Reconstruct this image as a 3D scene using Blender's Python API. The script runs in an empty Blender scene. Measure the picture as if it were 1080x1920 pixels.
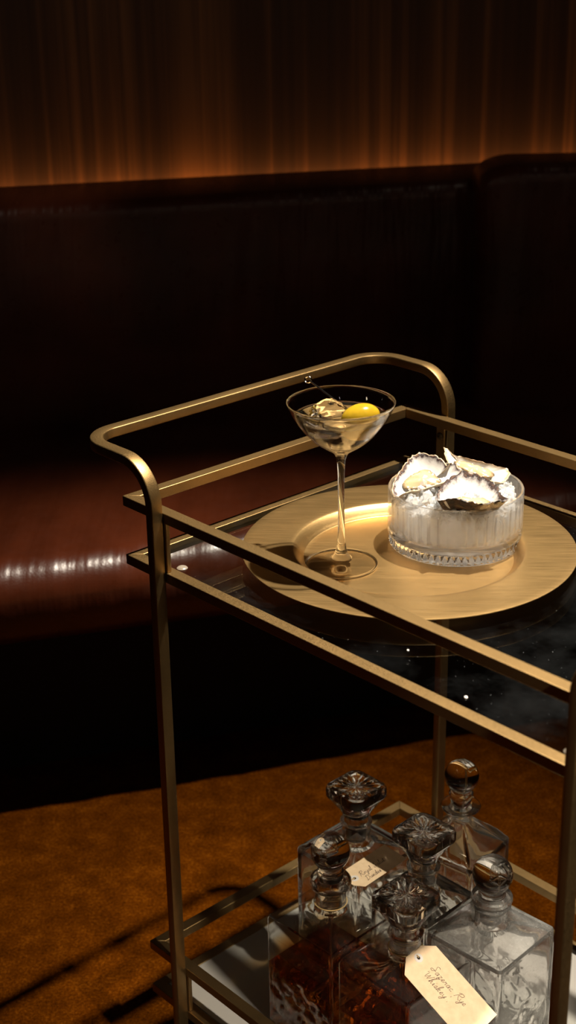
import bpy, bmesh, math, random
from mathutils import Vector, Matrix, Euler, noise as mnoise

PI = math.pi
sc = bpy.context.scene
COL = sc.collection
rnd = random.Random(7)

# ------------------------------------------------------------------ camera solve
F_PX, PITCH, ROLL = 2802.765, math.radians(22.352), math.radians(-0.9383)
FLH = 0.72                                    # top gallery rail above the carpet
CAM = Vector((0, 0, 0.54326 + FLH))
OX, OY, YAW = -0.163195, 1.370870, math.radians(-47.8295)
Wd, TW, HR, ZS = 0.40608, 0.01275, 0.0106, -0.06297
EL, LW, LD, ER = 0.05468, 0.0102, 0.0134, 0.5569
ZL, ZL2 = -0.5380, -0.5974
XH, ZH = -0.0595, 0.0523
LEN = ER + LW + EL                            # cart length (symmetrical ends)

R_ = Vector((1, 0, 0)); FWD = Vector((0, math.cos(PITCH), -math.sin(PITCH))); U_ = Vector((0, math.sin(PITCH), math.cos(PITCH)))
cr, sr = math.cos(ROLL), math.sin(ROLL)
CR = R_ * cr + U_ * sr
CU = R_ * -sr + U_ * cr
cam = bpy.data.cameras.new('camera'); camo = bpy.data.objects.new('camera', cam); COL.objects.link(camo)
M = Matrix((CR, CU, -FWD)).transposed().to_4x4(); M.translation = CAM
camo.matrix_world = M
cam.sensor_fit = 'HORIZONTAL'; cam.sensor_width = 24.0; cam.lens = 24.0 * F_PX / 1080.0
cam.clip_start = 0.02
cam.dof.use_dof = True; cam.dof.focus_distance = 1.50; cam.dof.aperture_fstop = 8.0
sc.camera = camo

def ray(x, y):
    return (FWD * F_PX + CR * (x - 540) + CU * (960 - y)).normalized()
def on_plane(x, y, P, n):
    v = ray(x, y); n = Vector(n); t = (Vector(P) - CAM).dot(n) / v.dot(n); return CAM + v * t
cy_, sy_ = math.cos(YAW), math.sin(YAW)
def l2w(x, y, z=0.0):                          # cart-local (x along, y across, z up from the floor) to world
    return Vector((OX + cy_ * x - sy_ * y, OY + sy_ * x + cy_ * y, z))
def ldir(x, y, z=0.0):
    return Vector((cy_ * x - sy_ * y, sy_ * x + cy_ * y, z))

# ------------------------------------------------------------------ material helpers
def mat(name):
    m = bpy.data.materials.new(name); m.use_nodes = True
    nt = m.node_tree; nt.nodes.clear()
    out = nt.nodes.new('ShaderNodeOutputMaterial')
    return m, nt, out
def N(nt, t, **kw):
    n = nt.nodes.new(t)
    for k, v in kw.items():
        if k in n.inputs: n.inputs[k].default_value = v
        else: setattr(n, k, v)
    return n
def L(nt, a, b): nt.links.new(a, b)
def coords(nt, kind='Object', scale=(1, 1, 1)):
    tc = N(nt, 'ShaderNodeTexCoord'); mp = N(nt, 'ShaderNodeMapping'); mp.inputs['Scale'].default_value = scale
    L(nt, tc.outputs[kind], mp.inputs['Vector']); return mp.outputs['Vector']
def ramp(nt, fac, stops):
    r = N(nt, 'ShaderNodeValToRGB'); e = r.color_ramp.elements
    while len(e) > len(stops): e.remove(e[-1])
    while len(e) < len(stops): e.new(0.5)
    for i, (p, c) in enumerate(stops):
        e[i].position = p; e[i].color = (*c, 1) if len(c) == 3 else c
    L(nt, fac, r.inputs['Fac']); return r.outputs['Color']
def rng(nt, val, a, b, c, d):
    m = N(nt, 'ShaderNodeMapRange'); m.inputs[1].default_value = a; m.inputs[2].default_value = b
    m.inputs[3].default_value = c; m.inputs[4].default_value = d; L(nt, val, m.inputs[0]); return m.outputs[0]
def noise(nt, vec, scale, detail=4, rough=0.55):
    n = N(nt, 'ShaderNodeTexNoise'); n.inputs['Scale'].default_value = scale; n.inputs['Detail'].default_value = detail
    n.inputs['Roughness'].default_value = rough; L(nt, vec, n.inputs['Vector']); return n.outputs['Fac']
def bump(nt, h, strength, dist):
    b = N(nt, 'ShaderNodeBump'); b.inputs['Strength'].default_value = strength; b.inputs['Distance'].default_value = dist
    L(nt, h, b.inputs['Height']); return b.outputs['Normal']
def princ(nt, out, **kw):
    p = N(nt, 'ShaderNodeBsdfPrincipled')
    for k, v in kw.items():
        p.inputs[k].default_value = (*v, 1) if isinstance(v, tuple) and len(v) == 3 else v
    L(nt, p.outputs[0], out.inputs['Surface']); return p

def m_brass(name, base=(0.27, 0.175, 0.074), rough=0.45, streak=(1, 1, 1), bs=0.22, rv=0.08):
    m, nt, o = mat(name)
    p = princ(nt, o, Metallic=1.0, Roughness=rough)
    v = coords(nt, 'Object', streak)
    n = noise(nt, v, 900, 3); big = noise(nt, coords(nt), 14, 4)
    L(nt, ramp(nt, big, [(0.3, tuple(c * 0.86 for c in base)), (0.7, tuple(min(1, c * 1.1) for c in base))]), p.inputs['Base Color'])
    L(nt, rng(nt, n, 0.3, 0.7, rough - rv, rough + rv), p.inputs['Roughness'])
    L(nt, bump(nt, n, bs, 0.0003), p.inputs['Normal'])
    return m
BRASS = m_brass('brushed_brass')
TRAYM = m_brass('brushed_brass_tray', (0.66, 0.43, 0.18), 0.36, (0.02, 1.0, 1.0), 0.02, 0.03)
nt = TRAYM.node_tree; p = [n for n in nt.nodes if n.type == 'BSDF_PRINCIPLED'][0]; p.inputs['Anisotropic'].default_value = 0.05
tv = N(nt, 'ShaderNodeCombineXYZ'); tv.inputs[0].default_value = 1.0; tv.inputs[1].default_value = 0.05; L(nt, tv.outputs[0], p.inputs['Tangent'])
STEEL, nt, o = mat('polished_steel'); princ(nt, o, **{'Base Color': (0.75, 0.73, 0.7), 'Metallic': 1.0, 'Roughness': 0.12})
BOLTM, nt, o = mat('dark_bolt'); princ(nt, o, **{'Base Color': (0.10, 0.075, 0.04), 'Metallic': 1.0, 'Roughness': 0.4})

def m_glass(name, ior=1.5, clear=0.25, color=(1, 1, 1), rough=0.0):
    m, nt, o = mat(name)
    g = N(nt, 'ShaderNodeBsdfGlass'); g.inputs['IOR'].default_value = ior; g.inputs['Roughness'].default_value = rough
    g.inputs['Color'].default_value = (*color, 1)
    t = N(nt, 'ShaderNodeBsdfTransparent'); t.inputs['Color'].default_value = (*color, 1)
    mx = N(nt, 'ShaderNodeMixShader'); mx.inputs[0].default_value = 1 - clear
    L(nt, t.outputs[0], mx.inputs[1]); L(nt, g.outputs[0], mx.inputs[2]); L(nt, mx.outputs[0], o.inputs['Surface'])
    return m
# dusty smoked crystal for the bottle on the right: fine haze of dust on the outside; also serves as painted grey sheen
def m_dust_sheen(m, amt=0.8):
    nt = m.node_tree
    out = [n for n in nt.nodes if n.type == 'OUTPUT_MATERIAL'][0]
    src = out.inputs['Surface'].links[0].from_socket
    d = N(nt, 'ShaderNodeBsdfDiffuse'); d.inputs['Color'].default_value = (0.78, 0.77, 0.74, 1)
    v = coords(nt); a = noise(nt, v, 900, 2); b = noise(nt, v, 28, 4)
    s = rng(nt, a, 0.64, 0.74, 0.0, 0.55); s2 = rng(nt, b, 0.3, 0.75, 0.02, 0.15)
    ad = N(nt, 'ShaderNodeMath', operation='ADD'); L(nt, s, ad.inputs[0]); L(nt, s2, ad.inputs[1]); ad.use_clamp = True
    mul = N(nt, 'ShaderNodeMath', operation='MULTIPLY'); mul.inputs[1].default_value = amt; L(nt, ad.outputs[0], mul.inputs[0])
    mx = N(nt, 'ShaderNodeMixShader'); L(nt, mul.outputs[0], mx.inputs[0]); L(nt, src, mx.inputs[1]); L(nt, d.outputs[0], mx.inputs[2])
    L(nt, mx.outputs[0], out.inputs['Surface']); return m

COUPE = m_glass('thin_crystal', 1.5, 0.06)
CRYSTAL = m_glass('cut_crystal', 1.52, 0.05, (0.99, 0.99, 0.985))
def m_thin(name, ior=1.5):
    m, nt, o = mat(name)
    t = N(nt, 'ShaderNodeBsdfTransparent'); t.inputs['Color'].default_value = (0.985, 0.985, 0.98, 1)
    g = N(nt, 'ShaderNodeBsdfGlossy'); g.inputs['Roughness'].default_value = 0.01
    fr = N(nt, 'ShaderNodeFresnel'); ge = N(nt, 'ShaderNodeNewGeometry'); L(nt, rng(nt, ge.outputs['Backfacing'], 0, 1, ior, 1 / ior), fr.inputs['IOR'])
    f2 = N(nt, 'ShaderNodeMath', operation='MINIMUM'); L(nt, fr.outputs[0], f2.inputs[0]); f2.inputs[1].default_value = 0.8
    mx = N(nt, 'ShaderNodeMixShader'); L(nt, f2.outputs[0], mx.inputs[0]); L(nt, t.outputs[0], mx.inputs[1]); L(nt, g.outputs[0], mx.inputs[2])
    L(nt, mx.outputs[0], o.inputs['Surface']); return m
THIN = m_thin('thin_wall_glass')
LIQWALL, nt, o = mat('glass_against_liquid'); t = N(nt, 'ShaderNodeBsdfTransparent'); L(nt, t.outputs[0], o.inputs['Surface'])
STOPM = m_glass('stopper_crystal', 1.52, 0.06)
DUSTY = m_dust_sheen(m_glass('dusty_crystal', 1.52, 0.08)); WHISKWALL = m_dust_sheen(m_thin('decanter_wall_sheen'), 0.07)  # whiskey walls: faint pale film painted in for grey reflections on the shoulders
STOPD = m_glass('star_stopper_crystal', 1.52, 0.05)
CLEARICE = m_glass('clear_ice', 1.31, 0.0)
DRINK = m_glass('clear_spirit', 1.345, 0.05)
# whiskey: amber by absorption along the path
WHISKEY, nt, o = mat('amber_whiskey')
g = N(nt, 'ShaderNodeBsdfGlossy'); g.inputs['Roughness'].default_value = 0.01
t = N(nt, 'ShaderNodeBsdfTransparent'); fr = N(nt, 'ShaderNodeFresnel'); ge = N(nt, 'ShaderNodeNewGeometry')
L(nt, rng(nt, ge.outputs['Backfacing'], 0, 1, 1.36, 1 / 1.36), fr.inputs['IOR'])
mx = N(nt, 'ShaderNodeMixShader'); L(nt, fr.outputs[0], mx.inputs[0])
L(nt, t.outputs[0], mx.inputs[1]); L(nt, g.outputs[0], mx.inputs[2]); L(nt, mx.outputs[0], o.inputs['Surface'])
va = N(nt, 'ShaderNodeVolumeAbsorption'); va.inputs['Color'].default_value = (0.93, 0.60, 0.06, 1); va.inputs['Density'].default_value = 38
L(nt, va.outputs[0], o.inputs['Volume'])
# frosted serving bowl
def m_bowl():
    m = m_glass('pressed_glass', 1.48, 0.45); nt = m.node_tree
    out = [n for n in nt.nodes if n.type == 'OUTPUT_MATERIAL'][0]
    src = out.inputs['Surface'].links[0].from_socket
    d = N(nt, 'ShaderNodeBsdfTranslucent'); d.inputs['Color'].default_value = (0.9, 0.9, 0.88, 1)
    d2 = N(nt, 'ShaderNodeBsdfDiffuse'); d2.inputs['Color'].default_value = (0.9, 0.9, 0.88, 1)
    dd = N(nt, 'ShaderNodeMixShader'); L(nt, d.outputs[0], dd.inputs[1]); L(nt, d2.outputs[0], dd.inputs[2])
    f = rng(nt, noise(nt, coords(nt), 45, 4), 0.35, 0.7, 0.03, 0.16)
    sx_ = N(nt, 'ShaderNodeSeparateXYZ'); L(nt, coords(nt), sx_.inputs[0])
    fm = N(nt, 'ShaderNodeMath', operation='MULTIPLY'); L(nt, f, fm.inputs[0]); L(nt, rng(nt, sx_.outputs['Z'], 0.013, 0.022, 0.0, 1.0), fm.inputs[1])
    mx = N(nt, 'ShaderNodeMixShader'); L(nt, fm.outputs[0], mx.inputs[0]); L(nt, src, mx.inputs[1]); L(nt, dd.outputs[0], mx.inputs[2])
    L(nt, mx.outputs[0], out.inputs['Surface']); return m
BOWLM = m_bowl()
# shelf glass: thin pane with Fresnel reflection, smudges and dust specks
def m_pane():
    m, nt, o = mat('shelf_glass')
    t = N(nt, 'ShaderNodeBsdfTransparent'); t.inputs['Color'].default_value = (0.95, 0.965, 0.96, 1)
    g = N(nt, 'ShaderNodeBsdfGlossy'); g.inputs['Roughness'].default_value = 0.015
    fr = N(nt, 'ShaderNodeFresnel'); ge = N(nt, 'ShaderNodeNewGeometry'); L(nt, rng(nt, ge.outputs['Backfacing'], 0, 1, 1.5, 1 / 1.5), fr.inputs['IOR'])
    mx = N(nt, 'ShaderNodeMixShader'); L(nt, fr.outputs[0], mx.inputs[0]); L(nt, t.outputs[0], mx.inputs[1]); L(nt, g.outputs[0], mx.inputs[2])
    d = N(nt, 'ShaderNodeBsdfDiffuse'); d.inputs['Color'].default_value = (0.75, 0.8, 0.85, 1)
    v = coords(nt); a = noise(nt, v, 420, 2); b = noise(nt, v, 9, 5, 0.65)
    s = rng(nt, a, 0.755, 0.80, 0.0, 0.22); s2 = rng(nt, b, 0.45, 0.8, 0.0, 0.006)
    ad = N(nt, 'ShaderNodeMath', operation='ADD'); L(nt, s, ad.inputs[0]); L(nt, s2, ad.inputs[1])
    m2 = N(nt, 'ShaderNodeMixShader'); L(nt, ad.outputs[0], m2.inputs[0]); L(nt, mx.outputs[0], m2.inputs[1]); L(nt, d.outputs[0], m2.inputs[2])
    L(nt, m2.outputs[0], o.inputs['Surface']); return m
PANE = m_pane()
MIRROR, nt, o = mat('smoked_mirror')
p = princ(nt, o, **{'Base Color': (0.48, 0.46, 0.42), 'Metallic': 0.35, 'Roughness': 0.10})
L(nt, rng(nt, noise(nt, coords(nt), 30, 4), 0.3, 0.7, 0.08, 0.16), p.inputs['Roughness'])

LEATHER, nt, o = mat('brown_leather')
p = princ(nt, o, **{'Roughness': 0.36})
v = coords(nt); fine = N(nt, 'ShaderNodeTexVoronoi'); fine.inputs['Scale'].default_value = 420; L(nt, v, fine.inputs['Vector'])
big = noise(nt, coords(nt, 'Object', (1, 0.6, 1)), 7, 4)
L(nt, ramp(nt, big, [(0.3, (0.044, 0.0092, 0.003)), (0.7, (0.092, 0.0195, 0.0065))]), p.inputs['Base Color'])
cre = noise(nt, coords(nt, 'Object', (26, 2.2, 3)), 1.0, 3)
add = N(nt, 'ShaderNodeMath', operation='MULTIPLY_ADD'); L(nt, fine.outputs['Distance'], add.inputs[0]); add.inputs[1].default_value = 0.03; L(nt, cre, add.inputs[2])
L(nt, bump(nt, add.outputs[0], 0.38, 0.012), p.inputs['Normal'])
L(nt, rng(nt, noise(nt, v, 60, 3), 0.3, 0.7, 0.26, 0.36), p.inputs['Roughness'])
BLACKM, nt, o = mat('black_plinth'); princ(nt, o, **{'Base Color': (0.006, 0.005, 0.004), 'Roughness': 0.8})

WOOD, nt, o = mat('walnut_veneer')
p = princ(nt, o, **{'Roughness': 0.5})
w1 = noise(nt, coords(nt, 'Object', (48, 1, 0.4)), 1.0, 5, 0.65); w2 = noise(nt, coords(nt, 'Object', (7, 1, 0.7)), 1.0, 3)
mm = N(nt, 'ShaderNodeMath', operation='MULTIPLY_ADD'); L(nt, w2, mm.inputs[0]); mm.inputs[1].default_value = 0.5; 
hm = N(nt, 'ShaderNodeMath', operation='MULTIPLY'); L(nt, w1, hm.inputs[0]); hm.inputs[1].default_value = 0.62; L(nt, hm.outputs[0], mm.inputs[2])
L(nt, ramp(nt, mm.outputs[0], [(0.36, (0.040, 0.020, 0.012)), (0.56, (0.078, 0.036, 0.017)), (0.72, (0.23, 0.105, 0.04))]), p.inputs['Base Color'])
CARPET, nt, o = mat('rust_carpet')
p = princ(nt, o, **{'Roughness': 0.95, 'Specular IOR Level': 0.0})
v = coords(nt); a = noise(nt, v, 260, 3, 0.7); b = noise(nt, v, 30, 4, 0.65)
mxn = N(nt, 'ShaderNodeMath', operation='MULTIPLY_ADD'); L(nt, a, mxn.inputs[0]); mxn.inputs[1].default_value = 0.6
hb = N(nt, 'ShaderNodeMath', operation='MULTIPLY'); L(nt, b, hb.inputs[0]); hb.inputs[1].default_value = 0.4; L(nt, hb.outputs[0], mxn.inputs[2])
L(nt, ramp(nt, mxn.outputs[0], [(0.34, (0.020, 0.0050, 0.0002)), (0.52, (0.056, 0.0140, 0.0005)), (0.68, (0.13, 0.036, 0.002))]), p.inputs['Base Color'])
L(nt, bump(nt, a, 0.9, 0.004), p.inputs['Normal'])

def simple(name, col, rough=0.5, **kw):
    m, nt, o = mat(name); princ(nt, o, **{'Base Color': col, 'Roughness': rough, **kw}); return m
def m_paper():
    m, nt, o = mat('manila_paper'); p = princ(nt, o, Roughness=0.75)
    n = noise(nt, coords(nt), 120, 4)
    L(nt, ramp(nt, n, [(0.3, (0.66, 0.48, 0.30)), (0.7, (0.76, 0.58, 0.38))]), p.inputs['Base Color']); return m
PAPER = m_paper()
RINGM = simple('white_paper_ring', (0.62, 0.58, 0.55), 0.8)
CORD = simple('jute_cord', (0.45, 0.30, 0.12), 0.9)
INK = simple('brown_ink', (0.045, 0.018, 0.02), 0.8)
HOLEM = simple('dark_hole', (0.01, 0.006, 0.004), 0.9)
def m_olive():
    m, nt, o = mat('yellow_olive'); p = princ(nt, o, Roughness=0.16)
    n = noise(nt, coords(nt), 60, 4)
    L(nt, ramp(nt, n, [(0.3, (0.36, 0.225, 0.010)), (0.7, (0.48, 0.31, 0.018))]), p.inputs['Base Color'])
    p.inputs['Subsurface Weight'].default_value = 0.25; p.inputs['Subsurface Radius'].default_value = (0.004, 0.003, 0.001); p.inputs['Subsurface Scale'].default_value = 1.0
    return m
OLIVE = m_olive()
def m_ice():
    m, nt, o = mat('crushed_ice')
    p = N(nt, 'ShaderNodeBsdfPrincipled'); p.inputs['Base Color'].default_value = (0.93, 0.94, 0.95, 1); p.inputs['Roughness'].default_value = 0.12
    p.inputs['Transmission Weight'].default_value = 0.35; p.inputs['IOR'].default_value = 1.31
    t = N(nt, 'ShaderNodeBsdfTranslucent'); t.inputs['Color'].default_value = (0.93, 0.94, 0.95, 1)
    tr = N(nt, 'ShaderNodeBsdfTransparent')
    a = N(nt, 'ShaderNodeMixShader'); a.inputs[0].default_value = 0.5; L(nt, p.outputs[0], a.inputs[1]); L(nt, t.outputs[0], a.inputs[2])
    b = N(nt, 'ShaderNodeMixShader'); b.inputs[0].default_value = 0.28; L(nt, a.outputs[0], b.inputs[1]); L(nt, tr.outputs[0], b.inputs[2])
    L(nt, b.outputs[0], o.inputs['Surface']); return m
ICE = m_ice()
def m_attr(name, attr, stops, nscale, namp, rough, bstr=0.3, bdist=0.001, sss=0.0):
    """colour from a point attribute (0 centre .. 1 rim) broken up by noise"""
    m, nt, o = mat(name); p = princ(nt, o, Roughness=rough)
    at = N(nt, 'ShaderNodeAttribute'); at.attribute_name = attr
    n = noise(nt, coords(nt), nscale, 5, 0.65)
    k = N(nt, 'ShaderNodeMath', operation='MULTIPLY_ADD'); L(nt, n, k.inputs[0]); k.inputs[1].default_value = namp; 
    s = N(nt, 'ShaderNodeMath', operation='SUBTRACT'); L(nt, at.outputs['Fac'], s.inputs[0]); s.inputs[1].default_value = namp * 0.5; L(nt, s.outputs[0], k.inputs[2])
    L(nt, ramp(nt, k.outputs[0], stops), p.inputs['Base Color'])
    L(nt, bump(nt, n, bstr, bdist), p.inputs['Normal'])
    if sss: p.inputs['Subsurface Weight'].default_value = sss; p.inputs['Subsurface Radius'].default_value = (0.004, 0.002, 0.001); p.inputs['Subsurface Scale'].default_value = 1.0
    return m
NACRE = m_attr('oyster_nacre', 'rim', [(0.0, (0.80, 0.76, 0.70)), (0.84, (0.80, 0.78, 0.75)), (0.92, (0.50, 0.45, 0.44)), (0.97, (0.05, 0.038, 0.045)), (1.0, (0.22, 0.14, 0.11))], 150, 0.42, 0.25)
NACREB = m_attr('oyster_nacre_pale', 'rim', [(0.0, (0.80, 0.76, 0.70)), (0.85, (0.86, 0.82, 0.76)), (0.97, (0.62, 0.50, 0.36)), (1.0, (0.40, 0.28, 0.16))], 130, 0.25, 0.25)
CRUST = m_attr('oyster_crust_dark', 'rim', [(0.0, (0.02, 0.014, 0.01)), (0.35, (0.16, 0.095, 0.045)), (0.5, (0.035, 0.02, 0.016)), (0.7, (0.008, 0.006, 0.006)), (0.9, (0.085, 0.045, 0.025)), (1.0, (0.015, 0.011, 0.011))], 90, 1.5, 0.42, 0.8, 0.003)
CRUSTB = m_attr('oyster_crust_pale', 'rim', [(0.0, (0.40, 0.26, 0.13)), (0.4, (0.55, 0.42, 0.27)), (0.6, (0.30, 0.19, 0.10)), (0.8, (0.66, 0.54, 0.38)), (1.0, (0.45, 0.32, 0.19))], 90, 1.5, 0.5, 0.8, 0.003)
MEAT = m_attr('oyster_meat', 'rim', [(0.0, (0.60, 0.46, 0.29)), (0.70, (0.54, 0.39, 0.23)), (0.88, (0.36, 0.25, 0.14)), (1.0, (0.06, 0.05, 0.035))], 110, 0.14, 0.18, 0.35, 0.001, 0.2)

# ------------------------------------------------------------------ mesh helpers
def obj(name, bm, m, parent=None, smooth=True, angle=35, bevel=None):
    bmesh.ops.recalc_face_normals(bm, faces=bm.faces)
    me = bpy.data.meshes.new(name); bm.to_mesh(me); bm.free()
    if m is not None:
        for mm in (m if isinstance(m, (list, tuple)) else [m]): me.materials.append(mm)
    if smooth:
        me.polygons.foreach_set('use_smooth', [True] * len(me.polygons))
        me.set_sharp_from_angle(angle=math.radians(angle))
    o = bpy.data.objects.new(name, me); COL.objects.link(o)
    if parent is not None: o.parent = parent
    if bevel:
        b = o.modifiers.new('bevel', 'BEVEL'); b.width = bevel[0]; b.segments = bevel[1]; b.limit_method = 'ANGLE'; b.angle_limit = math.radians(40)
    return o
def thing(name, label, cat, loc=(0, 0, 0), rz=0.0, group=None):
    o = bpy.data.objects.new(name, None); o.empty_display_size = 0.02; COL.objects.link(o)
    o.location = loc; o.rotation_euler = (0, 0, rz); tag(o, label, cat, group); return o
def tag(o, label, cat, group=None):
    o['label'] = label; o['category'] = cat
    if group: o['group'] = group
    return o
def struct(o): o['kind'] = 'structure'; return o
def box(bm, a, b):
    vs = [bm.verts.new((x, y, z)) for z in (a[2], b[2]) for x, y in ((a[0], a[1]), (b[0], a[1]), (b[0], b[1]), (a[0], b[1]))]
    for f in ((0, 3, 2, 1), (4, 5, 6, 7), (0, 1, 5, 4), (1, 2, 6, 5), (2, 3, 7, 6), (3, 0, 4, 7)): bm.faces.new([vs[i] for i in f])
def loft(bm, rings, cap0=True, cap1=True, closed=False, mi=0):
    R = [[bm.verts.new(p) for p in r] for r in rings]; n = len(R[0])
    for a, b in list(zip(R, R[1:])) + ([(R[-1], R[0])] if closed else []):
        for i in range(n):
            f = bm.faces.new((a[i], a[(i + 1) % n], b[(i + 1) % n], b[i])); f.material_index = mi
    for r, c in ((R[0], cap0), (R[-1], cap1)):
        if c and not closed:
            q = Vector((0, 0, 0))
            for v in r: q += v.co
            cv = bm.verts.new(q / n)
            for i in range(n):
                f = bm.faces.new((r[i], r[(i + 1) % n], cv)); f.material_index = mi
    return R
def lathe_rings(prof, n=64, cx=0, cy=0):
    return [[(cx + r * math.cos(2 * PI * i / n), cy + r * math.sin(2 * PI * i / n), z) for i in range(n)] for r, z in prof]
def lathe(bm, prof, n=64, cx=0, cy=0, closed=False, cap=True):
    loft(bm, lathe_rings(prof, n, cx, cy), cap, cap, closed)
def smooth_prof(pts, k=4):
    out = []
    for i in range(len(pts) - 1):
        p0 = Vector(pts[max(0, i - 1)]); p1 = Vector(pts[i]); p2 = Vector(pts[i + 1]); p3 = Vector(pts[min(len(pts) - 1, i + 2)])
        for j in range(k):
            t = j / k
            out.append(tuple(0.5 * ((2 * p1) + (p2 - p0) * t + (2 * p0 - 5 * p1 + 4 * p2 - p3) * t * t + (3 * p1 - p0 - 3 * p2 + p3) * t ** 3)))
    out.append(tuple(pts[-1])); return out
def rrect(a, b, r, k=3):
    """rounded rectangle outline, half sizes a, b"""
    pts = []
    for cx, cy, s in ((a - r, b - r, 0), (-a + r, b - r, 90), (-a + r, -b + r, 180), (a - r, -b + r, 270)):
        for j in range(k + 1):
            t = math.radians(s + 90 * j / k); pts.append((cx + r * math.cos(t), cy + r * math.sin(t)))
    return pts
def sweep(bm, path, prof, n0, cap=True):
    """sweep an outline along a path with a rotation-minimising frame; n0 = first axis at the start"""
    path = [Vector(p) for p in path]; rings = []; t_prev = None; n = Vector(n0)
    for i, p in enumerate(path):
        t = (path[min(i + 1, len(path) - 1)] - path[max(i - 1, 0)]).normalized()
        if t_prev is not None:
            n = t_prev.rotation_difference(t) @ n
        n = (n - t * n.dot(t)).normalized(); b = t.cross(n); t_prev = t
        rings.append([p + n * x + b * y for x, y in prof])
    loft(bm, rings, cap, cap)
def circ(r, k=8): return [(r * math.cos(2 * PI * i / k), r * math.sin(2 * PI * i / k)) for i in range(k)]
def tube(bm, path, r, k=8):
    path = [Vector(p) for p in path]; t = (path[1] - path[0]).normalized()
    a = Vector((0, 0, 1)) if abs(t.z) < 0.9 else Vector((1, 0, 0))
    sweep(bm, path, circ(r, k), a - t * a.dot(t))

# ------------------------------------------------------------------ the room
bm = bmesh.new(); box(bm, (-2.6, -0.6, -0.05), (2.6, 3.4, 0.0)); f = struct(obj('floor', bm, CARPET, smooth=False))
WALL_Y = lambda x: 2.592 + 0.2 * (x + 0.47)
bm = bmesh.new()
wv = [bm.verts.new((x, WALL_Y(x) + d, z)) for z in (0, 2.6) for x, d in ((-2.5, 0), (2.5, 0), (2.5, 0.1), (-2.5, 0.1))]
for q in ((0, 1, 5, 4), (1, 2, 6, 5), (2, 3, 7, 6), (3, 0, 4, 7), (4, 5, 6, 7), (0, 3, 2, 1)): bm.faces.new([wv[i] for i in q])
struct(obj('wall_back', bm, WOOD, smooth=False))

# ------------------------------------------------------------------ the banquette
sofa = thing('banquette_sofa', 'long dark brown leather banquette sofa along the walnut wall, behind the brass cart', 'sofa', (0, 2.2, 0))
SO = Vector((0, 2.2, 0))
def arc(cy, cz, r, a0, a1, k): return [(cy + r * math.cos(math.radians(a0 + (a1 - a0) * i / k)), cz + r * math.sin(math.radians(a0 + (a1 - a0) * i / k))) for i in range(k + 1)]
def swept(x0, x1, nx, prof_fn):
    rings = []
    for i in range(nx + 1):
        x = x0 + (x1 - x0) * i / nx
        rings.append([Vector((x, y, z)) - SO for y, z in prof_fn(x)])
    b = bmesh.new(); loft(b, rings); return b
def seat_prof(x):
    fy = 1.865 + 0.30 * (x + 0.39) + 0.03 * min(0.0, x - 0.2) ** 2   # centre of the front roll
    by = 2.43 + 0.24 * (x + 0.47)
    w = 0.0035 * mnoise.noise((x * 16, 0.3, 0)) + 0.0022 * mnoise.noise((x * 45, 1.3, 0))
    p = []
    for y, z in [(fy + 0.05, 0.286), (fy + 0.016, 0.292), (fy - 0.012, 0.305), (fy - 0.032, 0.325), (fy - 0.045 - w, 0.352)] + arc(fy, 0.382, 0.05 + w, 180, 90, 14): p.append((y, z))
    for t in (0.12, 0.3, 0.5, 0.7, 0.9, 1.0):
        y = fy + (by - fy) * t
        p.append((y, 0.432 + w * (1 - t) + 0.006 * math.sin(PI * t) + 0.004 * mnoise.noise((x * 5, t * 6, 2)) * math.sin(PI * t)))
    p += [(by, 0.286)]
    return p
obj('seat', swept(-1.6, 1.8, 340, seat_prof), LEATHER, sofa, angle=60)
def back_prof(x):
    fb = 2.372 + 0.235 * (x + 0.47)                                  # front face at the seat
    ft = 2.405 + 0.235 * (x + 0.47)                                  # front face at the top
    rt = 2.530 + 0.20 * (x + 0.47)
    ft = min(ft, rt - 0.075); zt = 0.822; r = 0.03
    p = [(fb + 0.04, 0.34), (fb, 0.40), (fb, 0.47)]
    for t in (0.25, 0.5, 0.75): p.append((fb + (ft - fb) * t - 0.012 * math.sin(PI * t), 0.47 + (zt - 0.013 - r - 0.47) * t))
    p += arc(ft + r, zt - 0.013 - r, r, 180, 100, 8) + arc(rt - 0.004, zt - 0.004, 0.004, 90, 0, 4) + [(rt, 0.34)]
    return p
obj('backrest', swept(-1.6, 0.62, 160, back_prof), LEATHER, sofa, angle=60)
def wing_prof(x):
    t0 = min(1.0, max(0.0, (x - 0.325) / 0.07)); rr = math.sqrt(max(0.0, 1 - (1 - t0) ** 2))   # rounded left end
    zt = 0.808 + 0.040 * rr; ft = 2.50 + 0.03 * (1 - rr) + 0.02 * (x - 0.4); rt = 2.625 + 0.02 * (x - 0.4); r = 0.03
    p = [(ft - 0.02, 0.34), (ft - 0.045, 0.47), (ft - 0.03, 0.62)]
    p += arc(ft + r, zt - r, r, 180, 90, 8) + arc(rt - 0.005, zt - 0.005, 0.005, 90, 0, 4) + [(rt, 0.34)]
    return p
obj('corner_backrest', swept(0.325, 1.8, 160, wing_prof), LEATHER, sofa, angle=60)
b = bmesh.new()
rings = []
for x in (-1.6, 1.8):
    fy = 1.865 + 0.30 * (x + 0.39) + 0.14; by = 2.50 + 0.22 * (x + 0.47)
    if x < 0: fy += 0.06
    rings.append([Vector((x, y, z)) - SO for y, z in ((fy, 0.0), (fy, 0.29), (by, 0.29), (by, 0.0))])
loft(b, rings); obj('plinth', b, BLACKM, sofa, smooth=False)

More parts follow.
